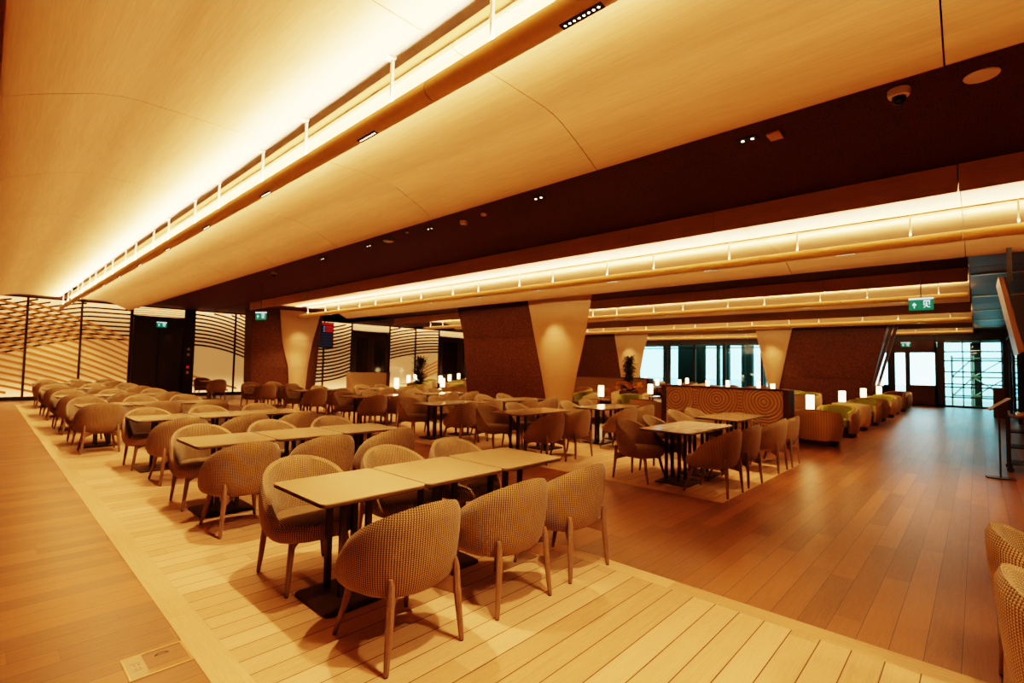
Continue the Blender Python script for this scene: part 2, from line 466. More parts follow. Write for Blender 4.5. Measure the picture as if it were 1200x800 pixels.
# ------------------------------------------------------------------ dining chair
def chair_shell():
    """bucket: outer wall, rolled rim, inner wall, closed floor.  faces +Y"""
    bm = bmesh.new(); uvl = bm.loops.layers.uv.new('UVMap')
    NU = 56
    def plan(a, s):   # a = 0 at the back (-Y)
        hw, db, df = .355, .36, .30
        x = sin(a); y = -cos(a)
        e = 2.35
        r = (abs(x)**e+abs(y)**e)**(-1/e)
        return x*r*hw*s, y*r*(db if y < 0 else df)*s
    def rimh(a):
        x, y = plan(a, 1)
        k = abs(a if a <= PI else 2*PI-a)/radians(121)
        return .862-.41*min(k, 1)**2.0
    def lean(y, z):   # back leans outwards with height
        return 0
    outer = [(0.0, .62), (.03, .76), (.10, .875), (.22, .94), (.40, .98), (.6, 1.0), (.8, 1.0), (.93, .985)]
    rows = []
    for i in range(NU):
        a = 2*PI*i/NU; H = rimh(a); z0 = .335
        col = []
        backk = max(0, cos(a))
        for f, s in outer:
            z = z0+(H-z0)*f
            x, y = plan(a, s)
            y -= backk*.03*f*f if H > .6 else 0
            col.append((x, y, z))
        th = .062
        xo, yo, _ = col[-1]
        x1, y1 = plan(a, .93); x2, y2 = plan(a, .855)
        dy = yo-plan(a, .985)[1]
        col.append((x1, y1+dy, H+.010)); col.append((x2, y2+dy, H-.010))
        zin = .40
        for f, s in ((.8, .80), (.45, .715), (0, .60)):
            x, y = plan(a, s); z = zin+(H-.010-zin)*f
            y += dy*f
            col.append((x, y, z))
        rows.append(col)
    NV = len(rows[0])
    V = [[bm.verts.new(p) for p in c_] for c_ in rows]
    us = [0]
    for i in range(NU): us.append(us[-1]+(Vector(rows[(i+1) % NU][5])-Vector(rows[i][5])).length)
    def vlen(i):
        o = [0]
        for k in range(1, NV): o.append(o[-1]+(Vector(rows[i][k])-Vector(rows[i][k-1])).length)
        return o
    for i in range(NU):
        j = (i+1) % NU; vi, vj = vlen(i), vlen(j)
        for k in range(NV-1):
            f = bm.faces.new((V[i][k], V[j][k], V[j][k+1], V[i][k+1]))
            # absolute-height v keeps weave level
            hh = [(us[i], rows[i][k][2] if k < 8 else vi[k]), (us[i+1], rows[j][k][2] if k < 8 else vj[k]),
                  (us[i+1], rows[j][k+1][2] if k+1 < 8 or k == 7 else vj[k+1]), (us[i], rows[i][k+1][2] if k+1 < 8 or k == 7 else vi[k+1])]
            for lp, uv in zip(f.loops, hh): lp[uvl].uv = uv
    for k, flip in ((0, 1), (NV-1, 0)):
        f = bm.faces.new([V[i][k] for i in range(NU)])
        for lp in f.loops: lp[uvl].uv = lp.vert.co.xy
    return bm, plan
def seat_mesh(plan):
    bm = bmesh.new(); uvl = bm.loops.layers.uv.new('UVMap')
    NU = 40
    lev = [(.37, .74), (.39, .80), (.43, .815), (.462, .80), (.476, .74), (.483, .5), (.486, .2)]
    R = []
    for z, s in lev:
        ring = []
        for i in range(NU):
            a = 2*PI*i/NU; x, y = plan(a, s)
            y += .025+(.045 if y > 0 else 0)*(y/.3)
            ring.append(bm.verts.new((x*1.0, y, z+(.01 if y > .1 else 0)*0)))
        R.append(ring)
    for A, B in zip(R, R[1:]):
        for i in range(NU):
            j = (i+1) % NU; f = bm.faces.new((A[i], A[j], B[j], B[i]))
    bm.faces.new(R[0][::-1]); bm.faces.new(R[-1])
    for f in bm.faces:
        for lp in f.loops:
            c_ = lp.vert.co; lp[uvl].uv = (c_.x, c_.y+c_.z)
    return bm
def chair_leg(s, rear):
    bm = bmesh.new()
    if rear: P = [((.226*s, -.286, .485), .013, .018), ((.226*s, -.298, .44), .02, .024), ((.232*s, -.306, .3), .023, .023), ((.240*s, -.312, .2), .021, .021), ((.258*s, -.325, .008), .015, .015)]
    else: P = [((.20*s, .175, .345), .024, .024), ((.222*s, .20, .2), .021, .021), ((.255*s, .255, .008), .014, .014)]
    R = []
    for (x, y, z), a, b in P:
        R.append([bm.verts.new((x+a*cos(t), y+b*sin(t), z)) for t in [2*PI*(i+.5)/8 for i in range(8)]])
    for A, B in zip(R, R[1:]):
        for i in range(8):
            j = (i+1) % 8; bm.faces.new((A[i], A[j], B[j], B[i]))
    bm.faces.new(R[0]); bm.faces.new(R[-1][::-1])
    return bm
def make_chair():
    t = thing('dining_chair', 'x', 'chair')
    bm, plan = chair_shell(); obj('backrest_shell', bm, M['fab'], t)
    obj('seat_cushion', seat_mesh(plan), M['fabseat'], t)
    for s in (-1, 1):
        for rear in (True, False):
            lg = obj('leg', chair_leg(s, rear), M['wood'], t)
            bm = bmesh.new(); x, y = (.258*s, -.325) if rear else (.255*s, .255)
            tube(bm, (x, y, 0), (x, y, .01), .0115, seg=8); obj('foot_cap', bm, M['black'], lg, smooth=False)
    bm = bmesh.new()
    def web(p, q, z0p, z1p, z0q, z1q, w=.012):     # tapering bracket from leg p to point q under the bucket
        d = Vector((q[0]-p[0], q[1]-p[1])).normalized(); nx, ny = -d.y*w, d.x*w
        v = [bm.verts.new(c) for c in ((p[0]+nx, p[1]+ny, z0p), (p[0]-nx, p[1]-ny, z0p), (q[0]-nx, q[1]-ny, z0q), (q[0]+nx, q[1]+ny, z0q),
                                       (p[0]+nx, p[1]+ny, z1p), (p[0]-nx, p[1]-ny, z1p), (q[0]-nx, q[1]-ny, z1q), (q[0]+nx, q[1]+ny, z1q))]
        for f in ((3, 2, 1, 0), (4, 5, 6, 7), (0, 1, 5, 4), (1, 2, 6, 5), (2, 3, 7, 6), (3, 0, 4, 7)): bm.faces.new([v[k] for k in f])
    for s in (-1, 1):
        web((.232*s, -.30), (.10*s, -.16), .275, .385, .325, .345)
        web((.205*s, .18), (.10*s, .08), .29, .345, .325, .345)
    box(bm, -.14, .14, -.16, .12, .318, .337)
    obj('seat_frame', bm, M['wood'], t, smooth=False)
    return t
CH0 = make_chair(); CH_used = [False]
def chair(x, y, far, label, group, jit=.02):
    rz = (PI if far else 0)+random.uniform(-.05, .05)
    loc = (x+random.uniform(-jit, jit), y+random.uniform(-jit, jit), .002)
    if not CH_used[0]:
        CH_used[0] = True; CH0.location = loc; CH0.rotation_euler = (0, 0, rz); CH0['label'] = label; CH0['group'] = group; return CH0
    return dup(CH0, loc, rz, label, group)

# ------------------------------------------------------------------ dining table
def make_table():
    t = thing('dining_table', 'x', 'table')
    bm = bmesh.new(); P = rrect(.402, .398, .05, 5)
    slab(bm, P, .752, .760, 0); obj('tabletop', bm, M['laminate'], t, smooth=False)
    bm = bmesh.new(); slab(bm, P, .728, .752, .02); obj('table_edge', bm, M['edge'], t)
    bm = bmesh.new(); slab(bm, rrect(.27, .25, .05, 5), 0, .018, .01, -.04, -.06); obj('base', bm, M['metal'], t)
    for i in range(4):
        bm = bmesh.new(); x = -.1 if i < 2 else .1; y = -.1 if i % 2 else .1; box(bm, x-.019, x+.019, y-.019, y+.019, .016, .728)
        obj('post', bm, M['metal'], t, smooth=False)
    return t
TB0 = make_table(); TB_used = [False]
def table(x, y, label, group):
    loc = (x, y, .002)
    if not TB_used[0]:
        TB_used[0] = True; TB0.location = loc; TB0['label'] = label; TB0['group'] = group; return TB0
    return dup(TB0, loc, 0, label, group)

ORD = ['first', 'second', 'third', 'fourth', 'fifth', 'sixth', 'seventh', 'eighth']
BL = ['under the first light trough', 'beside the dark aisle', 'on the bronze pillar side']
GR = ['tables and chairs under the first trough', 'tables and chairs beside the dark aisle', 'tables and chairs on the pillar side']
def seatname(i, n): return ['walkway-end', 'centre', 'aisle-end'][i] if n == 3 else ['first', 'second'][i]
def block(b, row, y, xs, near, far, nearx=None, farx=None, jn=.02):
    n = len(xs)
    for i, x in enumerate(xs):
        table(x, y, 'sand square dining table, %s of its row, %s row %s' % (seatname(i, n), ORD[row], BL[b]), 'dining tables '+BL[b])
    for i in range(n):
        x = (nearx or xs)[i]
        if near: chair(x, near, False, 'ribbed tan tub chair, near side, %s seat, %s row %s' % (seatname(i, n), ORD[row], BL[b]), 'tub chairs '+BL[b], jn)
        x = (farx or xs)[i]
        if far: chair(x, far, True, 'ribbed tan tub chair, far side, %s seat, %s row %s' % (seatname(i, n), ORD[row], BL[b]), 'tub chairs '+BL[b], jn)
block(0, 0, 3.38, (1.90, 2.715, 3.545), 2.62, 3.80, (1.80, 2.645, 3.41), (1.81, 2.66, 3.42), 0)
block(0, 1, 6.22, (1.95, 2.77, 3.60), 5.44, 6.58, (1.85, 2.68, 3.5), (1.83, 2.68, 3.5))
block(0, 2, 9.14, (1.96, 2.78, 3.61), 8.10, 9.36, (1.93, 2.75, 3.55), (1.86, 2.70, 3.52))
block(0, 3, 12.2, (1.66, 2.48, 3.31), 11.42, 12.70, (1.51, 2.4, 3.2), (1.50, 2.36, 3.2))
block(0, 4, 15.25, (1.60, 2.42, 3.25), 14.45, 15.62, (1.50, 2.34, 3.2), (1.50, 2.34, 3.2))
block(0, 5, 18.75, (1.62, 2.44, 3.27), 17.9, 19.15, (1.52, 2.38, 3.2), (1.52, 2.38, 3.2))
block(0, 6, 22.6, (1.62, 2.44, 3.27), 21.95, 23.1, (1.55, 2.40, 3.2), (1.6, 2.4, 3.2))
block(1, 0, 3.29, (7.10, 7.92), 2.68, 3.70, (6.86, 7.67), (6.83, 7.62), 0)
block(1, 1, 6.47, (7.12, 7.93), 5.60, 6.92, (6.80, 7.58), (6.95, 7.75))
block(1, 2, 9.0, (7.10, 7.92), 8.1, 9.50, (7.05, 7.85), (6.9, 7.7))
block(1, 3, 12.05, (6.98, 7.80), 11.25, 12.45, (6.85, 7.65), (6.85, 7.65))
block(1, 4, 15.3, (7.0, 7.82), 14.5, 15.7, (6.85, 7.65), (6.9, 7.7))
block(1, 5, 18.8, (6.9, 7.72), 18.0, 19.2, (6.75, 7.6), (6.8, 7.6))
block(2, 0, 3.47, (9.50, 10.32), 2.68, 3.95, (9.03, 9.81), (9.05, 9.85), 0)
block(2, 1, 6.2, (9.43, 10.25), 5.45, 6.62, (9.05, 9.85), (9.2, 10.0))
block(2, 2, 9.0, (9.35, 10.17), 8.2, 9.40, (9.15, 9.95), (9.2, 10.0))
block(2, 3, 12.05, (9.4, 10.22), 11.25, 12.5, (9.25, 10.05), (9.2, 10.0))
block(2, 4, 15.3, (9.4, 10.22), 14.5, 15.75, (9.25, 10.05), (9.3, 10.1))
table(6.75, 23.6, 'small square dining table by the lit striped wall, before the bronze pillar', 'dining tables '+BL[1])
chair(6.65, 22.7, False, 'tan tub chair at the table nearest the striped wall, back turned', 'tub chairs '+BL[1])
chair(6.7, 24.6, True, 'tan tub chair between the last table and the lit striped wall', 'tub chairs '+BL[1])
# two chairs by the camera at the right edge
chair(3.66, -.39, True, 'ribbed tan chair cut by the right frame edge, set farther back', 'tub chairs at the frame edge', 0)
chair(2.86, -.41, True, 'ribbed tan chair cut by the right frame edge, nearer the camera', 'tub chairs at the frame edge', 0)

# ------------------------------------------------------------------ pillars
def interp(tab, z):
    for (z0, v0), (z1, v1) in zip(tab, tab[1:]):
        if z0 <= z <= z1: t = (z-z0)/(z1-z0); return v0+(v1-v0)*t
    return tab[-1][1] if z > tab[-1][0] else tab[0][1]
def pillar_body(lo, hi, plane, depth, bulge, axis, ztop=3.897, nz=18, nu=10, seams=(1.35, 2.58), slope=0):
    """lo/hi: tables z->position along the face; extruded away from the camera"""
    bm = bmesh.new(); R = []
    zs = [0, .01]+[ztop*i/nz for i in range(1, nz+1)]
    zz = sorted(set([round(z, 4) for z in zs]+[s+d for s in seams for d in (-.008, 0, .008)]))
    for z in zz:
        a, b_ = interp(lo, z), interp(hi, z)
        ind = .01 if any(abs(z-s) < .001 for s in seams) else 0
        ring = []
        for i in range(nu+1):
            u = i/nu; p = a+(b_-a)*u
            d = plane-bulge*(1-(2*u-1)**2)+ind
            ring.append((d, p) if axis == 'x' else (p, d))
        ring.append((plane+depth, b_) if axis == 'x' else (b_, plane+depth))
        a2 = min(a+depth*slope, b_-.02)
        ring.append((plane+depth, a2) if axis == 'x' else (a2, plane+depth))
        R.append([bm.verts.new((x, y, z)) for x, y in ring])
    n = len(R[0])
    for A, B in zip(R, R[1:]):
        for i in range(n):
            j = (i+1) % n; bm.faces.new((A[i], A[j], B[j], B[i]))
    bm.faces.new(R[0][::-1]); bm.faces.new(R[-1])
    return bm
def pillar(label, axis, plane, white, brown, slope=0, bulge=.16):
    t = thing('pillar', label, 'pillar', (0, 0, 0)); t['kind'] = 'thing'
    obj('stone_column', pillar_body(white[0], white[1], plane, .9, bulge, axis, slope=slope), M['stone'], t)
    for br in brown:
        obj('bronze_panel', pillar_body(br[0], br[1], plane+.06, .85, .05, axis), M['bronze'], t)
    return t
pillar('large pillar beside the dining tables, dark bronze panel with cream tapering column', 'x', 12.0,
       ([(0, 8.90), (1.4, 8.62), (2.55, 8.33), (3.9, 8.08)], [(0, 9.62), (1.4, 9.95), (2.6, 10.28), (3.9, 10.62)]),
       [([(0, 9.5), (1.4, 9.85), (2.6, 10.2), (3.9, 10.55)], [(0, 13.35), (1.3, 13.6), (2.6, 13.72), (3.9, 14.15)])], .8)
pillar('far bronze pillar with cream column at its aisle-window side, behind the flowering planter', 'x', 26.6,
       ([(0, 14.75), (1.0, 14.6), (2.6, 14.3), (3.9, 13.95)], [(0, 15.55), (1.0, 15.8), (2.6, 16.1), (3.9, 16.35)]),
       [([(0, 15.4), (1.0, 15.7), (3.9, 16.2)], [(0, 20.2), (2, 20.5), (3.9, 20.8)])], .6)
pillar('far bronze pillar behind the row of lounge armchairs, cream column on its left', 'x', 26.4,
       ([(0, 7.25), (.8, 7.03), (2.5, 6.7), (3.9, 6.40)], [(0, 7.4), (.8, 7.52), (2.5, 7.85), (3.9, 8.15)]),
       [([(0, 3.75), (.8, 3.45), (3.9, 2.75)], [(0, 7.3), (.8, 7.1), (3.9, 6.5)])])
pillar('bronze and cream pillar in front of the lit striped wall', 'y', 22.3,
       ([(0, 9.45), (1.4, 9.35), (2.5, 9.05), (3.9, 8.9)], [(0, 10.12), (1.4, 10.22), (2.5, 10.4), (3.9, 10.75)]),
       [([(0, 7.85), (3.9, 7.78)], [(0, 9.55), (1.4, 9.45), (2.5, 9.2), (3.9, 9.0)]), ([(0, 10.0), (2.5, 10.3), (3.9, 10.5)], [(0, 10.6), (2.5, 10.75), (3.9, 10.9)])])
for loc, tgt in (((11.1, 9.35, 3.45), 0), ((25.6, 15.2, 3.45), 0), ((25.4, 7.3, 3.45), 0)):
    spot('pillar_wash', loc, 60, 70, .8, (0, radians(-22), 0))
spot('pillar_wash', (9.7, 21.3, 3.6), 60, 70, .8, (radians(-22)*-1, 0, 0))
# slanted dark mullion against the farthest pillar
bm = bmesh.new()
for d in (0, .16):
    a = [bm.verts.new((26.2+dx, y+d*-1, z)) for dx in (0, .12) for y, z in ((3.62, 0), (3.52, 0), (2.50, 3.9), (2.62, 3.9))]
    for f in ((0, 1, 2, 3), (7, 6, 5, 4), (0, 4, 5, 1), (1, 5, 6, 2), (2, 6, 7, 3), (3, 7, 4, 0)): bm.faces.new([a[i] for i in f])
tag(obj('slanted_mullion', bm, M['brownframe'], None, False), 'slanted dark double strip along the right edge of the farthest bronze pillar', 'trim')

# ------------------------------------------------------------------ backlit striped wall (y = YW)
struct('wall_far', BX(-6, XE, YW+.35, YW+.55, -.1, 4.4), M['wall'])
struct('baseboard_far', BX(-6, 34.9, YW-.03, YW+.3, 0, .15), M['frame'])
struct('trim_2', BX(-6, XE, YW-.02, YW+.3, 3.84, 3.92), M['frame'])
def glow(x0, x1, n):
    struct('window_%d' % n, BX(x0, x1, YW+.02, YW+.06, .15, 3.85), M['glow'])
def ribbon(bm, pts, w, y=YW-.004, th=.012):
    """pts: (x,z) knots, smooth polyline ribbon"""
    P = []
    for i in range(len(pts)-1):
        p0 = pts[max(i-1, 0)]; p1 = pts[i]; p2 = pts[i+1]; p3 = pts[min(i+2, len(pts)-1)]
        for s in range(6):
            t = s/6
            P.append(tuple(.5*((2*p1[k])+(-p0[k]+p2[k])*t+(2*p0[k]-5*p1[k]+4*p2[k]-p3[k])*t*t+(-p0[k]+3*p1[k]-3*p2[k]+p3[k])*t**3) for k in (0, 1)))
    P.append(pts[-1])
    P = [(x, min(max(z, .2), 3.8)) for x, z in P]
    prev = None
    for x, z in P:
        q = [bm.verts.new((x, y, z-w/2)), bm.verts.new((x, y, z+w/2))]
        if prev: bm.faces.new((prev[0], q[0], q[1], prev[1]))
        prev = q
def seg(x0, x1, n, fams, mull=()):
    glow(x0, x1, n)
    for mat, curve, lo, hi, step, w, yo in fams:
        bm = bmesh.new(); k = lo
        nx = max(3, int((x1-x0)/.35))
        while k < hi:
            pts = []
            for i in range(nx+1):
                x = x0+(x1-x0)*i/nx; z = curve(x)+k
                if .2 < z < 3.82: pts.append((x, z))
                else:
                    if len(pts) > 1: ribbon(bm, pts, w, YW-yo)
                    pts = []
            if len(pts) > 1: ribbon(bm, pts, w, YW-yo)
            k += step
        o = struct('window_%d_slat' % n, bm, mat, recalc=False)
    bm = bmesh.new()
    for m in mull: box(bm, m-.035, m+.035, YW-.06, YW+.05, 0, 3.9)
    if mull: struct('window_%d_frame' % n, bm, M['frame'])
def cA(x):   # rises from the left then levels
    t = min(max((4.3-x)/3.6, 0), 1.4); return -.25-.95*t**1.9*.9
def cB(x): return -.33*(x-.4)+(-.03)*(x-.4)**1.5*0
def gA(x):
    if x >= 2.9: return 2.42
    if x >= .6: return 2.42-.30*(2.9-x)**1.25*.75
    return gA(.6)-.2*(.6-x) if x > -1 else gA(-.99)+.25*(-1-x)
def gB(x):
    if x < .42: return 3.27+.18*(.42-x)
    return 3.27-.26*(x-.42)-.035*(x-.42)**2
seg(-6, 4.24, 1, [
    (M['black'], lambda x: gA(x), 0, 2.6, .176, .07, .006),
    (M['stripeB'], gB, -3.6, .7, .235, .095, .014)], (-3.5, -1.95, -.4, 1.14, 2.69))
seg(6.62, 9.6, 2, [
    (M['black'], lambda x: 2.32-.03*(x-6.6)-.095*(x-6.6)**2, 0, 2.4, .172, .078, .006),
    (M['stripeB'], lambda x: .3-.32*(x-6.62), 0, .62, .2, .1, .012)], (8.31,))
seg(10.8, 14.4, 3, [
    (M['black'], lambda x: .62+.10*(x-12.77)+.09*(x-12.77)**2, 0, 3.5, .192, .095, .006)], (11.6, 12.75, 14.4))
seg(16.9, 20.68, 4, [
    (M['black'], lambda x: 1.93+.24*(x-16.9)-.028*(x-16.9)**2, 0, 2, .19, .09, .006),
    (M['stripeB'], lambda x: .60+.40*(x-19.2) if x > 18.9 else -5, 0, .75, .22, .1, .012)], (16.9, 18.8, 20.68))
seg(24.4, 28, 5, [(M['black'], lambda x: 1.9+.1*(x-24), 0, 2, .2, .09, .006)], (24.4, 26.2, 28))
seg(28.2, XE-.02, 6, [(M['black'], lambda x: 1.9-.1*(x-28), 0, 2, .2, .09, .006)], (28.2, 30.6))
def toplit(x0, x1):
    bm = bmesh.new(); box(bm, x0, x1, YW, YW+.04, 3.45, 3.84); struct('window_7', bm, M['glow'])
    bm = bmesh.new()
    for k in range(4): ribbon(bm, [(x0, 3.50+.09*k), ((x0+x1)/2, 3.53+.09*k), (x1, 3.50+.09*k)], .03, YW-.006)
    struct('window_7_slat', bm, M['black'], recalc=False)
toplit(4.28, 6.2); toplit(14.45, 16.85); toplit(20.75, 24.3)
# dark double door 1
struct('wall_far', BX(4.24, 4.34, YW-.1, YW+.2, 0, 3.88), M['frame'])
struct('wall_far', BX(6.2, 6.62, YW-.1, YW+.2, 0, 3.88), M['frame'])
def dbl_door(n, x0, x1, ztop, glass=False, mat='frame'):
    xm = (x0+x1)/2
    for k, (a, b_) in enumerate(((x0+.04, xm-.006), (xm+.006, x1-.04))):
        bm = bmesh.new()
        if glass:
            for bb in ((a, a+.22, .0, ztop-.05), (b_-.22, b_, 0, ztop-.05), (a+.22, b_-.22, 0, 1.0), (a+.22, b_-.22, ztop-.35, ztop-.05)):
                box(bm, bb[0], bb[1], YW-.03, YW+.03, bb[2], bb[3])
        else: box(bm, a, b_, YW-.03, YW+.03, 0.01, ztop-.05)
        struct('door_%d' % n, bm, M[mat])
        if glass: struct('door_%d_glass' % n, BX(a+.22, b_-.22, YW-.01, YW+.01, 1.0, ztop-.35), M['darkglass'])
    struct('door_%d_frame' % n, BX(x0, x1, YW-.06, YW+.1, ztop-.05, ztop+.03), M[mat])
dbl_door(1, 4.34, 6.2, 3.45)
dbl_door(2, 14.45, 16.85, 3.45, True, 'brownframe')
dbl_door(3, 20.75, 24.3, 3.45, True, 'brownframe')
for i, z in enumerate((2.05, 1.8, 1.25, 1.0)):
    o = obj('wall_switch', bev(BX(6.34, 6.44, YW-.125, YW-.1, z, z+(.12 if i % 2 else .1)), .004), M['white'] if i != 2 else M['screenred'])
    tag(o, ['topmost', 'second', 'small red', 'lowest'][i]+' switch plate on the black post beside the dark double door', 'switch', 'switch plates on the black post')

# exit signs
def exit_sign(loc, rz, w, h, label, rod, both=True):
    t = thing('exit_sign', label, 'exit sign', loc, rz)
    obj('sign_plate', BX(-w/2, w/2, -.012, .012, -h/2, h/2), M['green'], t, smooth=False)
    for sgn in ((-1,) if not both else (-1, 1)):
        bm = bmesh.new(); y = sgn*.0135
        def q(pts): 
            f = [bm.verts.new((sgn*-1*x*w, y, z*h)) for x, z in pts]; bm.faces.new(f)
        # arrow
        q([(-.27, .22), (-.36, .02), (-.33, -.08), (-.27, .06), (-.21, -.08), (-.18, .02)]); q([(-.29, .1), (-.29, -.3), (-.25, -.3), (-.25, .1)])
        # doorway with running figure cut as bars
        q([(.10, .4), (.10, .3), (.36, .3), (.36, .4)]); q([(.10, .3), (.10, -.05), (.14, -.05), (.14, .3)])
        q([(.32, .3), (.32, -.02), (.36, -.02), (.36, .3)]); q([(.2, .25), (.2, .13), (.25, .13), (.25, .25)])
        q([(.17, .1), (.2, -.08), (.26, -.08), (.26, .1)]); q([(.1, -.3), (.13, -.3), (.22, -.08), (.18, -.08)]); q([(.2, -.08), (.24, -.05), (.3, -.2), (.37, -.2), (.37, -.27), (.28, -.27)])
        obj('pictogram', bm, M['exitwhite'], t, smooth=False, recalc=False)
    obj('light_bar', BX(-w/2, w/2, -.02, .02, h/2, h/2+.03), M['exitwhite'], t, smooth=False)
    bm = bmesh.new()
    if rod:
        for x in (0,) if rod > 0 else (-w*.4, w*.4): tube(bm, (x, 0, h/2+.02), (x, 0, abs(rod)-loc[2]), .008, seg=6)
        obj('rod', bm, M['metal'], t, smooth=False)
    return t
exit_sign((12.0, .76, 2.93), radians(-90), .36, .20, 'green exit sign hanging over the wide plank walkway', 3.8)
exit_sign((5.6, 15.4, 2.95), radians(-60), .36, .2, 'small exit sign hung before the bronze and cream pillar', 3.9)
exit_sign((5.3, YW-.3, 3.1), 0, .36, .2, 'green exit sign in front of the dark double door', 3.45)
exit_sign((31.9, 2.65, 3.06), radians(-90), .38, .2, 'green exit sign above the daylight doors', 3.9)
exit_sign((31.0, 1.42, 3.0), radians(0), .3, .2, 'exit sign seen edge-on beside the scaffold window', 3.8)

# departures screen
t = thing('information_screen', 'hanging departures screen with red header bars before the striped wall', 'screen', (12.08, 25.1, 3.07), radians(-12))
obj('screen_body', bev(BX(-.70, .70, -.03, .05, -.68, .66), .01), M['black'], t)
bm = bmesh.new(); box(bm, -.67, .67, -.036, -.031, -.65, .63); obj('display', bm, M['screen'], t, smooth=False)
bm = bmesh.new()
box(bm, -.67, .67, -.04, -.0365, .53, .61)
for z in (.42, .31, .20): box(bm, .30, .66, -.04, -.0365, z-.03, z+.03)
box(bm, -.62, -.42, -.04, -.0365, .28, .38); obj('red_bars', bm, M['screenred'], t, smooth=False)
bm = bmesh.new()
for z in (.44, .36, .28, .2): box(bm, -.3, -.12, -.04, -.0365, z-.022, z+.022)
for z in (.42, .31, .2): box(bm, .16, .26, -.04, -.0365, z-.02, z+.02)
obj('text_lines', bm, M['screentext'], t, smooth=False)
bm = bmesh.new()
for i in range(5): box(bm, -.40, .62, -.04, -.0365, .05-.15*i-.05, .05-.15*i+.045)
obj('table_rows', bm, M['screenrow'], t, smooth=False)
for x in (-.4, .4):
    bm = bmesh.new(); tube(bm, (x, .02, .65), (x, .02, .83), .015, seg=8); obj('bracket', bm, M['black'], t)

# ------------------------------------------------------------------ dividers
def divider(x, y0, y1, top, label, face='carved', axis='x', th=.42):
    t = thing('divider', label, 'divider', (x, y0, 0), 0 if axis == 'x' else -PI/2)
    L = y1-y0
    obj('panel', BX(.03, th-.03, .12, L-.12, 0.02, top-.03), M[face], t, smooth=False)
    obj('end_post', BX(0, th, 0, .12, 0, top), M['brownframe'], t, smooth=False)
    obj('end_post', BX(0, th, L-.12, L, 0, top), M['brownframe'], t, smooth=False)
    obj('cap', BX(0, th, .12, L-.12, top-.03, top+.01), M['brownframe'], t, smooth=False)
    return t
divider(12.2, 3.05, 6.05, 1.22, 'low divider with carved scroll panel behind the second pair of tables')
divider(20.0, 10.5, 15.5, 1.2, 'long low beige divider behind the olive armchairs and planter', 'speckle')
divider(10.2, -18.9, -17.2, 1.3, 'x', 'stone', 'y') if False else None
t = thing('divider', 'short speckled counter divider below the dark glass doors', 'divider', (10.35, 18.6, 0))
obj('panel', BX(0, 1.65, 0, .4, .02, 1.24), M['speckle'], t, smooth=False)
obj('end_post', BX(1.65, 1.8, -.03, .43, 0, 1.28), M['brownframe'], t, smooth=False)

# ------------------------------------------------------------------ lounge armchairs, lamp tables, lamps
def armchair_proto(inner):
    t = thing('lounge_armchair', 'x', 'armchair')
    def ring(hw, hd, e, a):
        x, y = sin(a), -cos(a); r = (abs(x)**e+abs(y)**e)**(-1/e); return x*r*hw, y*r*hd
    A0 = radians(138); n = 36
    bm = bmesh.new(); uvl = bm.loops.layers.uv.new('UVMap')
    R = []
    for i in range(n+1):
        a = -A0+2*A0*i/n; k = abs(a)/A0
        H = .76-.14*k**2.5
        c_ = []
        for f, s in ((0, .9), (.12, .97), (.5, 1.03), (.85, 1.0), (.97, .97)):
            x, y = ring(.47*s, .45*s, 2.6, a); c_.append((x, y, .10+(H-.10)*f))
        x, y = ring(.44, .42, 2.6, a); c_.append((x, y, H))
        R.append((c_, a, H))
    V = [[bm.verts.new(p) for p in c_] for c_, _, _ in R]
    for i in range(n):
        for k in range(5):
            f = bm.faces.new((V[i][k], V[i+1][k], V[i+1][k+1], V[i][k+1]))
            for lp in f.loops:
                co = lp.vert.co; lp[uvl].uv = (math.atan2(co.x, -co.y)*.46, co.z)
    inn = []
    for (c_, a, H) in R:
        x, y = ring(.385, .365, 2.6, a); inn.append([(x, y, H-.03), (x*.97, y*.97, .12)])
    W = [[bm.verts.new(p) for p in c_] for c_ in inn]
    for i in range(n):
        bm.faces.new((V[i][5], V[i+1][5], W[i+1][0], W[i][0])); bm.faces.new((W[i][0], W[i+1][0], W[i+1][1], W[i][1]))
    for e in (0, n):
        bm.faces.new([V[e][k] for k in range(6)]+[W[e][0], W[e][1]])
    obj('outer_shell', bm, M['beigefab'], t)
    bm = bmesh.new(); Q = []
    for i in range(n+1):
        a = -A0*.98+2*A0*.98*i/n; k = abs(a)/A0; H = .79-.17*k**2.2
        c_ = []
        for (s, z) in ((.384, .3), (.384, H-.05), (.375, H-.01), (.33, H), (.30, H-.03), (.275, .45), (.27, .3)):
            x, y = ring(s, s*.95, 2.5, a); c_.append(bm.verts.new((x, y, z)))
        Q.append(c_)
    for i in range(n):
        for k in range(6): bm.faces.new((Q[i][k], Q[i+1][k], Q[i+1][k+1], Q[i][k+1]))
    for e in (0, n): bm.faces.new(Q[e])
    obj('back_cushion', bm, inner, t)
    bm = bmesh.new(); slab(bm, rrect(.30, .34, .09, 5), .26, .44, .05, 0, .07); obj('seat_cushion', bm, inner, t)
    bm = bmesh.new(); slab(bm, rrect(.36, .36, .12, 5), .0, .11, 0); obj('plinth', bm, M['brownframe'], t)
    return t
AO = armchair_proto(M['olive']); AB = None
_used = {'o': False, 'b': False}
AB = armchair_proto(M['brownfab'])
_arm = []
def armchair(kind, x, y, rz, label, group):
    if any((x-a)**2+(y-b)**2 < .98**2 for a, b in _arm) or (25.2 < x < 28.1 and (3.2 < y < 8.4 or 13.6 < y < 21)): return None
    if any((x-a)**2+(y-b)**2 < .80**2 for a, b in _tabs): return None
    _arm.append((x, y))
    src = AO if kind == 'o' else AB
    if not _used[kind]:
        _used[kind] = True; src.location = (x, y, 0); src.rotation_euler = (0, 0, rz); src['label'] = label; src['group'] = group; return src
    return dup(src, (x, y, 0), rz, label, group)
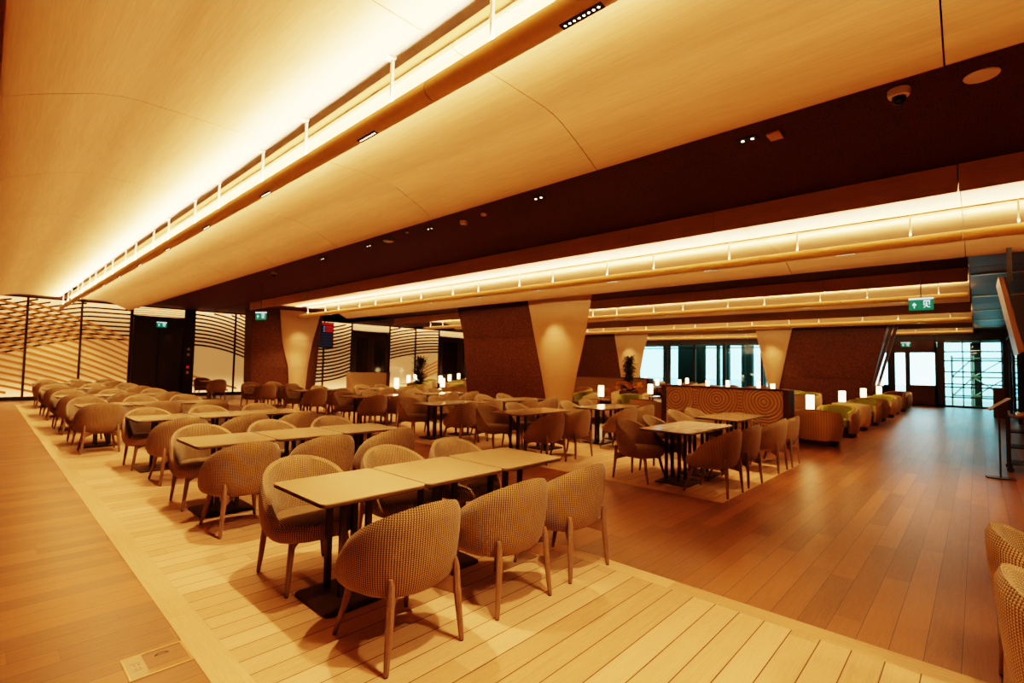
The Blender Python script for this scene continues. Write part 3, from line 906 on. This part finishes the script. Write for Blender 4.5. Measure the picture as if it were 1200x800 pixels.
def lamp_proto():
    t = thing('table_lamp', 'x', 'lamp')
    bm = bmesh.new(); lathe(bm, [(0, 0), (.06, 0), (.06, .012), (.012, .02), (.012, .085), (.0, .085)], 16); obj('base', bm, M['metal'], t)
    bm = bmesh.new(); lathe(bm, [(0, .08), (.088, .08), (.092, .10), (.092, .42), (.088, .43), (0, .43)], 20); obj('shade', bm, M['shade'], t)
    bm = bmesh.new()
    for i in range(12):
        a = 2*PI*i/12; tube(bm, (.095*cos(a), .095*sin(a), .08), (.095*cos(a), .095*sin(a), .43), .003, seg=4)
    obj('rib_cage', bm, M['steel'], t)
    return t
LP = lamp_proto(); lp_used = [False]
def lamp(x, y, z, label, group='glowing table lamps', light=True):
    if light:
        l = bpy.data.lights.new('lamp_glow', 'POINT'); l.energy = 9; l.color = (1, .66, .3); l.shadow_soft_size = .12
        o = bpy.data.objects.new('lamp_glow', l); COL.objects.link(o); o.location = (x, y, z+.56)
    if not lp_used[0]:
        lp_used[0] = True; LP.location = (x, y, z); LP['label'] = label; LP['group'] = group; return LP
    return dup(LP, (x, y, z), random.uniform(0, 1), label, group)
_tabs = [(14.3, 3.1), (18.35, 3.1), (22.25, 3.1), (26.2, 3.1), (26.1, 13.2), (26.2, 11.95), (31.4, 13.8), (26.7, 10.6), (28.1, 10.05), (28.7, 8.65), (24.2, 6.7), (31.5, 16.8)]
def side_proto():
    t = thing('side_table', 'x', 'side table')
    bm = bmesh.new(); slab(bm, rrect(.3, .3, .06, 5), .595, .62, .01); obj('tabletop', bm, M['laminate'], t)
    bm = bmesh.new(); tube(bm, (0, 0, .02), (0, 0, .595), .03, seg=12); obj('pedestal', bm, M['metal'], t)
    bm = bmesh.new(); slab(bm, rrect(.2, .2, .05, 5), 0, .02); obj('base', bm, M['metal'], t)
    return t
SP = side_proto(); sp_used = [False]
def side(x, y, label, group='low lamp tables'):
    if not sp_used[0]:
        sp_used[0] = True; SP.location = (x, y, 0); SP['label'] = label; SP['group'] = group; return SP
    return dup(SP, (x, y, 0), 0, label, group)
E_, W_ = -PI/2, PI/2          # facing +X / facing -X
g1 = 'armchairs in the lounge row beside the walkway'
for i, xt in enumerate((14.3, 18.35, 22.25, 26.2)):
    on = ['first', 'second', 'third', 'fourth'][i]
    armchair('o', xt-1.02, 2.72, E_, 'quilted beige armchair, back to the dining tables, %s lamp pair along the walkway' % on, g1)
    armchair('o' if i < 3 else 'b', xt+.95, 2.68, W_, 'olive-lined armchair facing the dining tables, %s lamp pair along the walkway' % on, g1)
    side(xt, 3.1, 'low lamp table between armchairs of the %s pair along the walkway' % on)
    lamp(xt, 3.1, .62, 'glowing table lamp between the %s pair of walkway armchairs' % on)
    armchair('o', xt-.95, 5.1, E_, 'olive armchair in the inner lounge row, back to dining, behind lamp pair %s' % on, g1+' (inner row)')
    armchair('o', (xt+.95 if i < 3 else 24.6), 5.1 if i < 3 else 6.0, W_, 'olive armchair in the inner lounge row facing dining, behind lamp pair %s' % on, g1+' (inner row)')
armchair('b', 28.6, 2.75, W_, 'brown barrel armchair at the far end of the walkway row', 'brown armchairs')
armchair('b', 29.9, 2.75, W_, 'last brown barrel armchair, before the daylight doors', 'brown armchairs')
# lounge cluster beyond the dining tables
side(13.9, 9.0, 'low lamp table among the olive armchairs left of the flowering planter')
lamp(13.9, 9.0, .62, 'glowing lamp among the olive armchairs left of the flowering planter')
armchair('o', 14.7, 8.4, W_+.3, 'olive armchair between the glowing lamp and the flowering planter', 'olive armchairs by the planter')
armchair('o', 14.6, 10.2, W_-.2, 'olive armchair half hidden by the large cream column', 'olive armchairs by the planter')
armchair('b', 12.95, 6.85, E_, 'beige armchair backed against the carved divider corner', 'armchairs behind the divider')
for i, (x, y) in enumerate(((17.6, 12.4), (17.9, 11.2), (18.2, 10.0))):
    armchair('b', x, y, W_, 'pale armchair before the long beige divider, %s from the column' % ORD[i], 'pale armchairs at the long divider')
side(17.0, 8.9, 'small lamp table by the end of the long beige divider'); lamp(17.15, 8.95, .62, 'glowing lamp by the end post of the long beige divider')
pos = [(26.1, 13.2), (26.2, 11.95), (31.4, 13.8), (26.7, 10.6), (28.1, 10.05), (28.7, 8.65), (24.2, 6.7), (31.5, 16.8)]
wn = ['nearest the planter-side pillar', 'second from the planter-side pillar', 'close to the window mullion', 'midway along the window', 'fourth along the daylight window', 'nearest the cream column by the window', 'below the cream column, above the carved divider', 'in the far window corner']
for i, (x, y) in enumerate(pos):
    side(x, y, 'low lamp table, '+wn[i], 'lamp tables before the windows')
    lamp(x, y, .62, 'glowing table lamp, '+wn[i], 'glowing lamps before the windows')
    armchair('b', x-.1, y-.95, 0 if i % 2 else .4, 'dark brown armchair beside the lamp '+wn[i], 'brown armchairs before the windows')
    armchair('b', x+.9, y+.2, W_, 'dark brown armchair beyond the lamp '+wn[i], 'brown armchairs before the windows')
pos = [(11.5, 17.1), (14.9, 21.1), (16.4, 22.6), (16.0, 19.9), (18.5, 22.2), (13.3, 16.4), (21.6, 25.0), (20.2, 22.6)]
wn = ['beside the counter divider', 'left of the tall palm', 'right behind the tall palm', 'between palm and bronze pillar', 'before the last dark doors', 'nearest the bronze pillar edge', 'against the dark glass doors', 'deep behind the bronze pillar edge']
for i, (x, y) in enumerate(pos):
    side(x, y, 'low lamp table, '+wn[i], 'lamp tables near the palm')
    lamp(x, y, .62, 'glowing table lamp, '+wn[i], 'glowing lamps near the palm')
    armchair('o', x-.2, y-1.0, 0 if i % 2 else -.5, 'olive armchair in front of the lamp '+wn[i], 'olive armchairs near the palm')
    armchair('o', x+.95, y+.1, W_, 'olive armchair beside the lamp '+wn[i], 'olive armchairs near the palm')

# ------------------------------------------------------------------ plants
def planter(loc, h, label, flowers, name):
    t = thing(name, label, 'plant', loc)
    bm = bmesh.new(); ph = .85 if flowers else .5
    box(bm, -.24, .24, -.24, .24, 0, ph); bmesh.ops.bevel(bm, geom=list(bm.edges), offset=.02, segments=2, affect='EDGES'); obj('pot', bm, M['pot'], t)
    bm = bmesh.new(); tube(bm, (0, 0, ph-.05), (.03, .02, h*.75), .025, .012, seg=8)
    for i in range(6):
        a = i*1.05; tube(bm, (.02, .01, h*.45+.05*i), (.22*cos(a), .22*sin(a), h*.6+.08*i), .01, .005, seg=5)
    obj('stem', bm, M['stem'], t)
    bm = bmesh.new()
    def frond(o, d, L, w, droop):
        d = Vector(d).normalized(); s = d.cross(Vector((0, 0, 1)));
        s = s.normalized() if s.length > .01 else Vector((1, 0, 0))
        prev = None
        for k in range(6):
            f = k/5; p = Vector(o)+d*L*f-Vector((0, 0, droop*f*f))
            ww = w*sin(PI*(.12+.88*f))*.5
            q = (bm.verts.new(p+s*ww), bm.verts.new(p-s*ww))
            if prev: bm.faces.new((prev[0], prev[1], q[1], q[0]))
            prev = q
    rnd = random.Random(int(h*100))
    for i in range(300 if not flowers else 330):
        z = h*((.55+.4*rnd.random()) if flowers else (.68+.26*rnd.random() if i % 2 else .30+.35*rnd.random())); a = rnd.uniform(0, 2*PI)
        frond((.05*cos(a), .05*sin(a), z), (cos(a), sin(a), rnd.uniform(.2, 1.4)), rnd.uniform(.35, .75)*(1.0 if not flowers else .5), .06, rnd.uniform(.05, .25))
    for i in range(60):
        a = rnd.uniform(0, 2*PI); frond((.1*cos(a), .1*sin(a), ph), (cos(a), sin(a), rnd.uniform(.3, 1.2)), rnd.uniform(.25, .42), .07, .08)
    o = obj('foliage', bm, M['leaf'], t, recalc=False)
    if flowers:
        bm = bmesh.new()
        for i in range(46):
            a = rnd.uniform(0, 2*PI); r = rnd.uniform(.08, .42); z = ph+rnd.uniform(.02, .26)
            for q in range(5):
                b_ = 2*PI*q/5; c_ = Vector((r*cos(a), r*sin(a), z))
                v = [bm.verts.new(c_), bm.verts.new(c_+Vector((.06*cos(b_-.5), .06*sin(b_-.5), .06))), bm.verts.new(c_+Vector((.09*cos(b_), .09*sin(b_), .07))), bm.verts.new(c_+Vector((.06*cos(b_+.5), .06*sin(b_+.5), .06)))]
                bm.faces.new(v)
        obj('blooms', bm, M['flower'], t, recalc=False)
    return t
planter((15.4, 8.85, 0), 2.1, 'leafy plant with orange flowers in a tall brown pot by the lounge', True, 'flowering_planter')
planter((14.2, 19.2, 0), 1.95, 'tall dark palm in a planter before the plain lit wall panel', False, 'potted_palm')

# ------------------------------------------------------------------ daylight end wall (x = XE)
WZ = 3.28
def wx(y0, y1, z0, z1, mat='frame', name='wall_right', d=.12): struct(name, BX(XE, XE+d, y0, y1, z0, z1), M[mat])
wx(-6, YW+.3, WZ, 4.4)                                  # dark header
wx(-6, 20, 0, .10, name='baseboard_right')
wx(18.2, YW+.3, 0, WZ)
def window(n, y0, y1, z0, z1, mull, rails=(), w=.09, gl='glass'):
    struct('window_%d_pane' % n, BX(XE+.05, XE+.06, y0, y1, z0, z1), M[gl])
    bm = bmesh.new()
    for y in mull: box(bm, XE-.03, XE+.12, y-w/2, y+w/2, z0, z1)
    for z in rails: box(bm, XE-.01, XE+.1, y0, y1, z-.035, z+.035)
    struct('window_%d_frame' % n, bm, M['frame'])
window(11, 4.4, 18.2, .1, WZ, (18.15, 16.06, 15.8, 14.0, 12.0, 9.75, 7.6, 5.9, 4.45), (WZ-.22,), .16, 'glassblue')
wx(4.15, 4.45, 0, WZ); wx(3.2, 3.52, 0, 2.72); wx(2.58, 2.78, 0, 2.72); wx(1.22, 1.6, 0, WZ)
wx(1.5, 4.2, 2.7, WZ, 'brownframe')
wx(3.5, 3.7, 0, 1.02, 'brownframe'); 
wx(3.52, 4.2, 0, .95, 'brownframe'); wx(2.78, 3.2, 0, .55, 'brownframe'); wx(1.5, 2.6, 0, 1.05, 'brownframe')
window(12, 1.6, 4.15, .5, 2.7, (), ())
window(13, -.85, 1.22, .1, WZ, (.55, -.1, -.82), (.5, 1.0, 1.15, 1.75, 2.3, 2.75), .05, 'glassblue')
struct('door_4', BX(XE-.06, XE-.01, 1.62, 2.56, .05, 1.04), M['brownframe'])
wx(-6, -.85, 0, WZ)
# things outside: terrace, columns, scaffold, hill
struct('ground_outside', BX(XE+.3, 90, -30, 60, -.3, -.05), M['outside'])
bm = bmesh.new()
for y, h_ in ((17.2, .15), (15.0, .6), (13.3, .08), (12.75, .22), (11.6, .1), (11.2, .2), (10.3, .08), (8.9, .2), (7.9, .12), (6.4, .25)): box(bm, XE+2.2, XE+2.6, y-h_, y+h_, -.05, 3.6)
box(bm, XE+2.1, XE+2.8, -3, 20, 3.3, 3.8)
struct('column_outside', bm, M['outdark'])
struct('wall_outside', BX(XE+1.6, XE+1.75, 13.9, 15.9, -.05, 3.3), M['outdark'])
bm = bmesh.new()
gx = XE+1.5
for y in (-2.2, -1.0, .2, 1.0): tube(bm, (gx, y, -.05), (gx, y, 2.6), .045, seg=8)
for z in (.55, 1.5, 2.45): tube(bm, (gx, -2.2, z), (gx, 1.0, z), .04, seg=8)
for a, b_ in (((gx, -2.2, .5), (gx, -1.0, 1.5)), ((gx, -1.0, .5), (gx, .2, 1.5)), ((gx, .2, .5), (gx, -1.0, 1.5)), ((gx, .2, 2.45), (gx, 1.0, 1.5)), ((gx, .2, 1.5), (gx, -1.0, 2.45)), ((gx, 1.0, .5), (gx, .2, 1.5))): tube(bm, a, b_, .035, seg=6)
tag(obj('scaffold_tower', bm, M['steel']), 'metal scaffold frame with cross braces standing outside the glass', 'scaffold')
bm = bmesh.new()
for y in (.1, -2.0): box(bm, XE+2.6, XE+2.9, y-.2, y+.2, -.05, 4)
struct('column_outside', bm, M['outdark'])

# ------------------------------------------------------------------ right-hand side of the walkway
# glass partition and posts
struct('window_21_pane', BX(24.0, 33, -1.02, -1.0, .1, 3.3), M['glass'])
bm = bmesh.new()
for xx in (24.0, 27.0, 30.0, 32.9): box(bm, xx, xx+.1, -1.06, -.96, 0, 3.8)
box(bm, 24, 33, -1.05, -.97, 3.25, 3.35); struct('window_21_frame', bm, M['brownframe'])
struct('wall_right', BX(12.6, 24.0, -1.6, -1.45, 0, 3.8), M['brownframe'])
o = obj('reception_stand', bev(BX(26.6, 27.3, -.78, -.4, 0, 1.15), .01), M['bronze']); tag(o, 'brown boxy stand at the far end of the walkway by the glass', 'stand')
# sign stand
t = thing('sign_stand', 'slim dark floor stand with a tilted plate on the plank walkway', 'sign stand', (11.2, -.23, 0), radians(8))
bm = bmesh.new(); slab(bm, rrect(.11, .17, .03, 4), 0, .018); obj('base', bm, M['metal'], t)
bm = bmesh.new(); tube(bm, (0, 0, .015), (0, 0, 1.16), .012, seg=10); obj('pole', bm, M['metal'], t)
bm = bmesh.new(); box(bm, -.15, .15, -.008, .008, -.1, .1)
bmesh.ops.transform(bm, matrix=Matrix.Translation((0, 0, 1.18)) @ Matrix.Rotation(radians(62), 4, 'X') @ Matrix.Rotation(0, 4, 'Z'), verts=bm.verts)
bm2 = bmesh.new(); box(bm2, -.15, .15, -.16, .16, -.006, .006)
bmesh.ops.transform(bm2, matrix=Matrix.Translation((0, 0, 1.18)) @ Matrix.Rotation(radians(-38), 4, 'X'), verts=bm2.verts)
bm.free(); obj('plate', bm2, M['metal'], t, smooth=False)
# service trolley
t = thing('service_trolley', 'dark open-shelved trolley on castors at the edge of the walkway', 'trolley', (12.3, -.72, 0))
for dx in (-.28, .28):
    for dy in (-.36, .36): obj('upright', BX(dx-.02, dx+.02, dy-.02, dy+.02, .09, .95), M['frame'], t, smooth=False)
for z in (.14, .42, .68, .93): obj('shelf', BX(-.27, .27, -.35, .35, z-.012, z+.012), M['metalceil'] if z > .9 else M['frame'], t, smooth=False)
for dx in (-.27, .27):
    for dy in (-.35, .35):
        bm = bmesh.new(); tube(bm, (dx-.015, dy, .045), (dx+.015, dy, .045), .045, seg=14); obj('caster', bm, M['black'], t)
tag(obj('metal_tray', bev(BX(12.08, 12.5, -.95, -.46, .945, 1.0), .015), M['steel']), 'shiny shallow tray lying on top of the trolley', 'tray')
# tilted screen hanging at the frame edge
t = thing('hanging_display', 'dark tilted display panel hanging at the right frame edge', 'display', (11.0, -.26, 3.2))
def quadbox(pts, th):
    bm = bmesh.new(); a = [bm.verts.new(p) for p in pts]; b_ = [bm.verts.new((p[0]+th, p[1], p[2])) for p in pts]
    bm.faces.new(a); bm.faces.new(b_[::-1])
    for i in range(len(a)):
        j = (i+1) % len(a); bm.faces.new((a[i], b_[i], b_[j], a[j]))
    return bm
obj('bezel', quadbox([(0, 0, .02), (0, -.055, .0), (0, -.27, -1.18), (0, -.20, -1.22)], 1.3), M['metalceil'], t, smooth=False)
obj('screen_back', quadbox([(0, -.06, .0), (0, -.12, -.02), (0, -.14, -.3), (0, -.9, -.28), (0, -.9, -1.2), (0, -.275, -1.18)], .06), M['black'], t, smooth=False)
obj('ceiling_arm', BX(.02, .06, -.16, -.1, -.1, .62), M['black'], t, smooth=False)

# ------------------------------------------------------------------ ceiling devices
def dome_cam(x, y, z, label, r=.075):
    t = thing('security_camera', label, 'camera', (x, y, z))
    bm = bmesh.new(); lathe(bm, [(0, 0), (r, 0), (r*1.02, -.03), (r*.9, -.055), (r*.6, -.06), (0, -.06)], 24); obj('housing', bm, M['white'], t)
    bm = bmesh.new(); lathe(bm, [(r*.62, -.055), (r*.6, -.08), (r*.42, -.105), (r*.2, -.118), (0, -.12)], 20); obj('dome', bm, M['darkglass'], t)
dome_cam(4.9, .42, 3.9, 'white dome camera at the edge of the near ceiling panel')
dome_cam(5.0, 13.0, 3.9, 'small white dome camera on the far part of the dark ceiling')
dome_cam(11.9, .75, 3.9, 'dome camera behind the second ceiling trough above the walkway')
def disc(x, y, r, label, h=.012, m='white', name='ceiling_speaker', cat='speaker'):
    bm = bmesh.new(); lathe(bm, [(0, 0), (r, 0), (r, -h*.5), (r*.95, -h), (0, -h)], 28); o = obj(name, bm, M[m]); o.location = (x, y, 3.9); tag(o, label, cat); return o
disc(5.05, -.06, .105, 'round cream speaker disc in the dark ceiling beside the dome camera')
disc(5.04, 7.9, .10, 'flat round disc speaker far along the dark ceiling')
disc(5.02, 5.33, .045, 'small round detector mid-way along the dark ceiling', .03, 'white', 'smoke_detector', 'detector')
disc(5.09, 5.86, .06, 'larger smoke detector beside the small round one', .05, 'white', 'smoke_detector', 'detector')
disc(4.9, 7.1, .03, 'tiny round sensor between the disc speaker and detectors', .02, 'white', 'sensor', 'sensor')
tag(obj('access_sensor', bev(BX(4.99, 5.15, 1.31, 1.43, 3.865, 3.9), .01), M['tube']), 'rectangular cream sensor box on the dark ceiling', 'sensor')
for i, (x, y) in enumerate(((5.01, 1.60), (5.0, 4.25), (5.0, 6.6), (5.0, 8.5), (5.0, 10.4))):
    t = thing('twin_downlight', 'black recessed twin downlight, %s along the dark ceiling bay' % ORD[i], 'downlight', (x, y, 3.9), 0, 'twin downlights in the dark ceiling')
    obj('recess', BX(-.05, .05, -.09, .09, -.012, 0), M['black'], t, smooth=False)
    for dy in (-.045, .045):
        bm = bmesh.new(); tube(bm, (0, dy, -.016), (0, dy, -.011), .014 if i < 2 else .006, seg=10); obj('lens', bm, M['lens'], t, smooth=False)
    spot('down_spot', (x, y, 3.87), 25, 50, .6)

# ------------------------------------------------------------------ floor box
t = thing('floor_box', 'metal-rimmed floor socket box set flush in the dark planks', 'floor box', (.745, 3.315, 0))
bm = bmesh.new()
for a in ((-.145, .145, -.13, -.118), (-.145, .145, .118, .13), (-.145, -.135, -.118, .118), (.13, .145, -.118, .118)): box(bm, *a, 0, .004)
obj('rim', bm, M['steel'], t, smooth=False)
obj('plate', BX(-.135, -.055, -.118, .118, 0, .003), M['laminate'], t, smooth=False)
obj('lid', BX(-.055, .13, -.118, .118, 0, .0025), M['floor'], t, smooth=False)
bm = bmesh.new(); pts = [(.03+.035*cos(radians(a)), .045+.03*sin(radians(a))) for a in range(0, 181, 20)]
P2 = [(.03+.022*cos(radians(a)), .05+.016*sin(radians(a))) for a in range(0, 181, 20)]
for (a, b_), (c_, d) in zip(zip(pts, P2), zip(pts[1:], P2[1:])):
    bm.faces.new([bm.verts.new((*p, .0035)) for p in (a, c_, d, b_)])
bm.faces.new([bm.verts.new((x, y, .0035)) for x, y in ((-.005, .045), (.065, .045), (.065, .052), (-.005, .052))])
obj('finger_pull', bm, M['black'], t, smooth=False, recalc=False)
bm = bmesh.new()
for (x, y) in ((-.10, .02), (-.08, .02), (-.10, -.02), (-.08, -.02)): box(bm, x-.003, x+.003, y-.004, y+.004, .003, .0036)
box(bm, -.115, -.068, .04, .042, .003, .0035); box(bm, -.115, -.068, -.042, -.04, .003, .0035)
obj('socket_marks', bm, M['black'], t, smooth=False)

# ------------------------------------------------------------------ world + camera
w = bpy.data.worlds.new('daylight'); sc.world = w; w.use_nodes = True
bg = w.node_tree.nodes['Background']; bg.inputs[0].default_value = (.62, .93, 1.0, 1); bg.inputs[1].default_value = 5.0

cam = bpy.data.cameras.new('camera'); co = bpy.data.objects.new('camera', cam); COL.objects.link(co); sc.camera = co
cam.sensor_width = 36; cam.lens = 583.24/1200*36; cam.clip_end = 300; cam.clip_start = .05
yaw, pit, roll = .81789, .04812, .01907
f = Vector((sin(yaw)*cos(pit), cos(yaw)*cos(pit), sin(pit))); r = Vector((cos(yaw), -sin(yaw), 0)); u = r.cross(f)
r2 = cos(roll)*r+sin(roll)*u; u2 = -sin(roll)*r+cos(roll)*u
mt = Matrix((r2, u2, -f)).transposed().to_4x4(); mt.translation = (0, 0, 1.65); co.matrix_world = mt
cam.dof.use_dof = True; cam.dof.focus_distance = 3.4; cam.dof.aperture_fstop = 2.2

sc.view_settings.view_transform = 'Filmic'
try: sc.view_settings.look = 'High Contrast'
except Exception: pass
sc.view_settings.exposure = 0.55
sc.view_settings.gamma = 0.80
sc.cycles.use_denoising = True
sc.cycles.max_bounces = 7; sc.cycles.diffuse_bounces = 4; sc.cycles.glossy_bounces = 3; sc.cycles.transparent_max_bounces = 8
sc.cycles.caustics_reflective = False; sc.cycles.caustics_refractive = False
sc.cycles.sample_clamp_indirect = 6
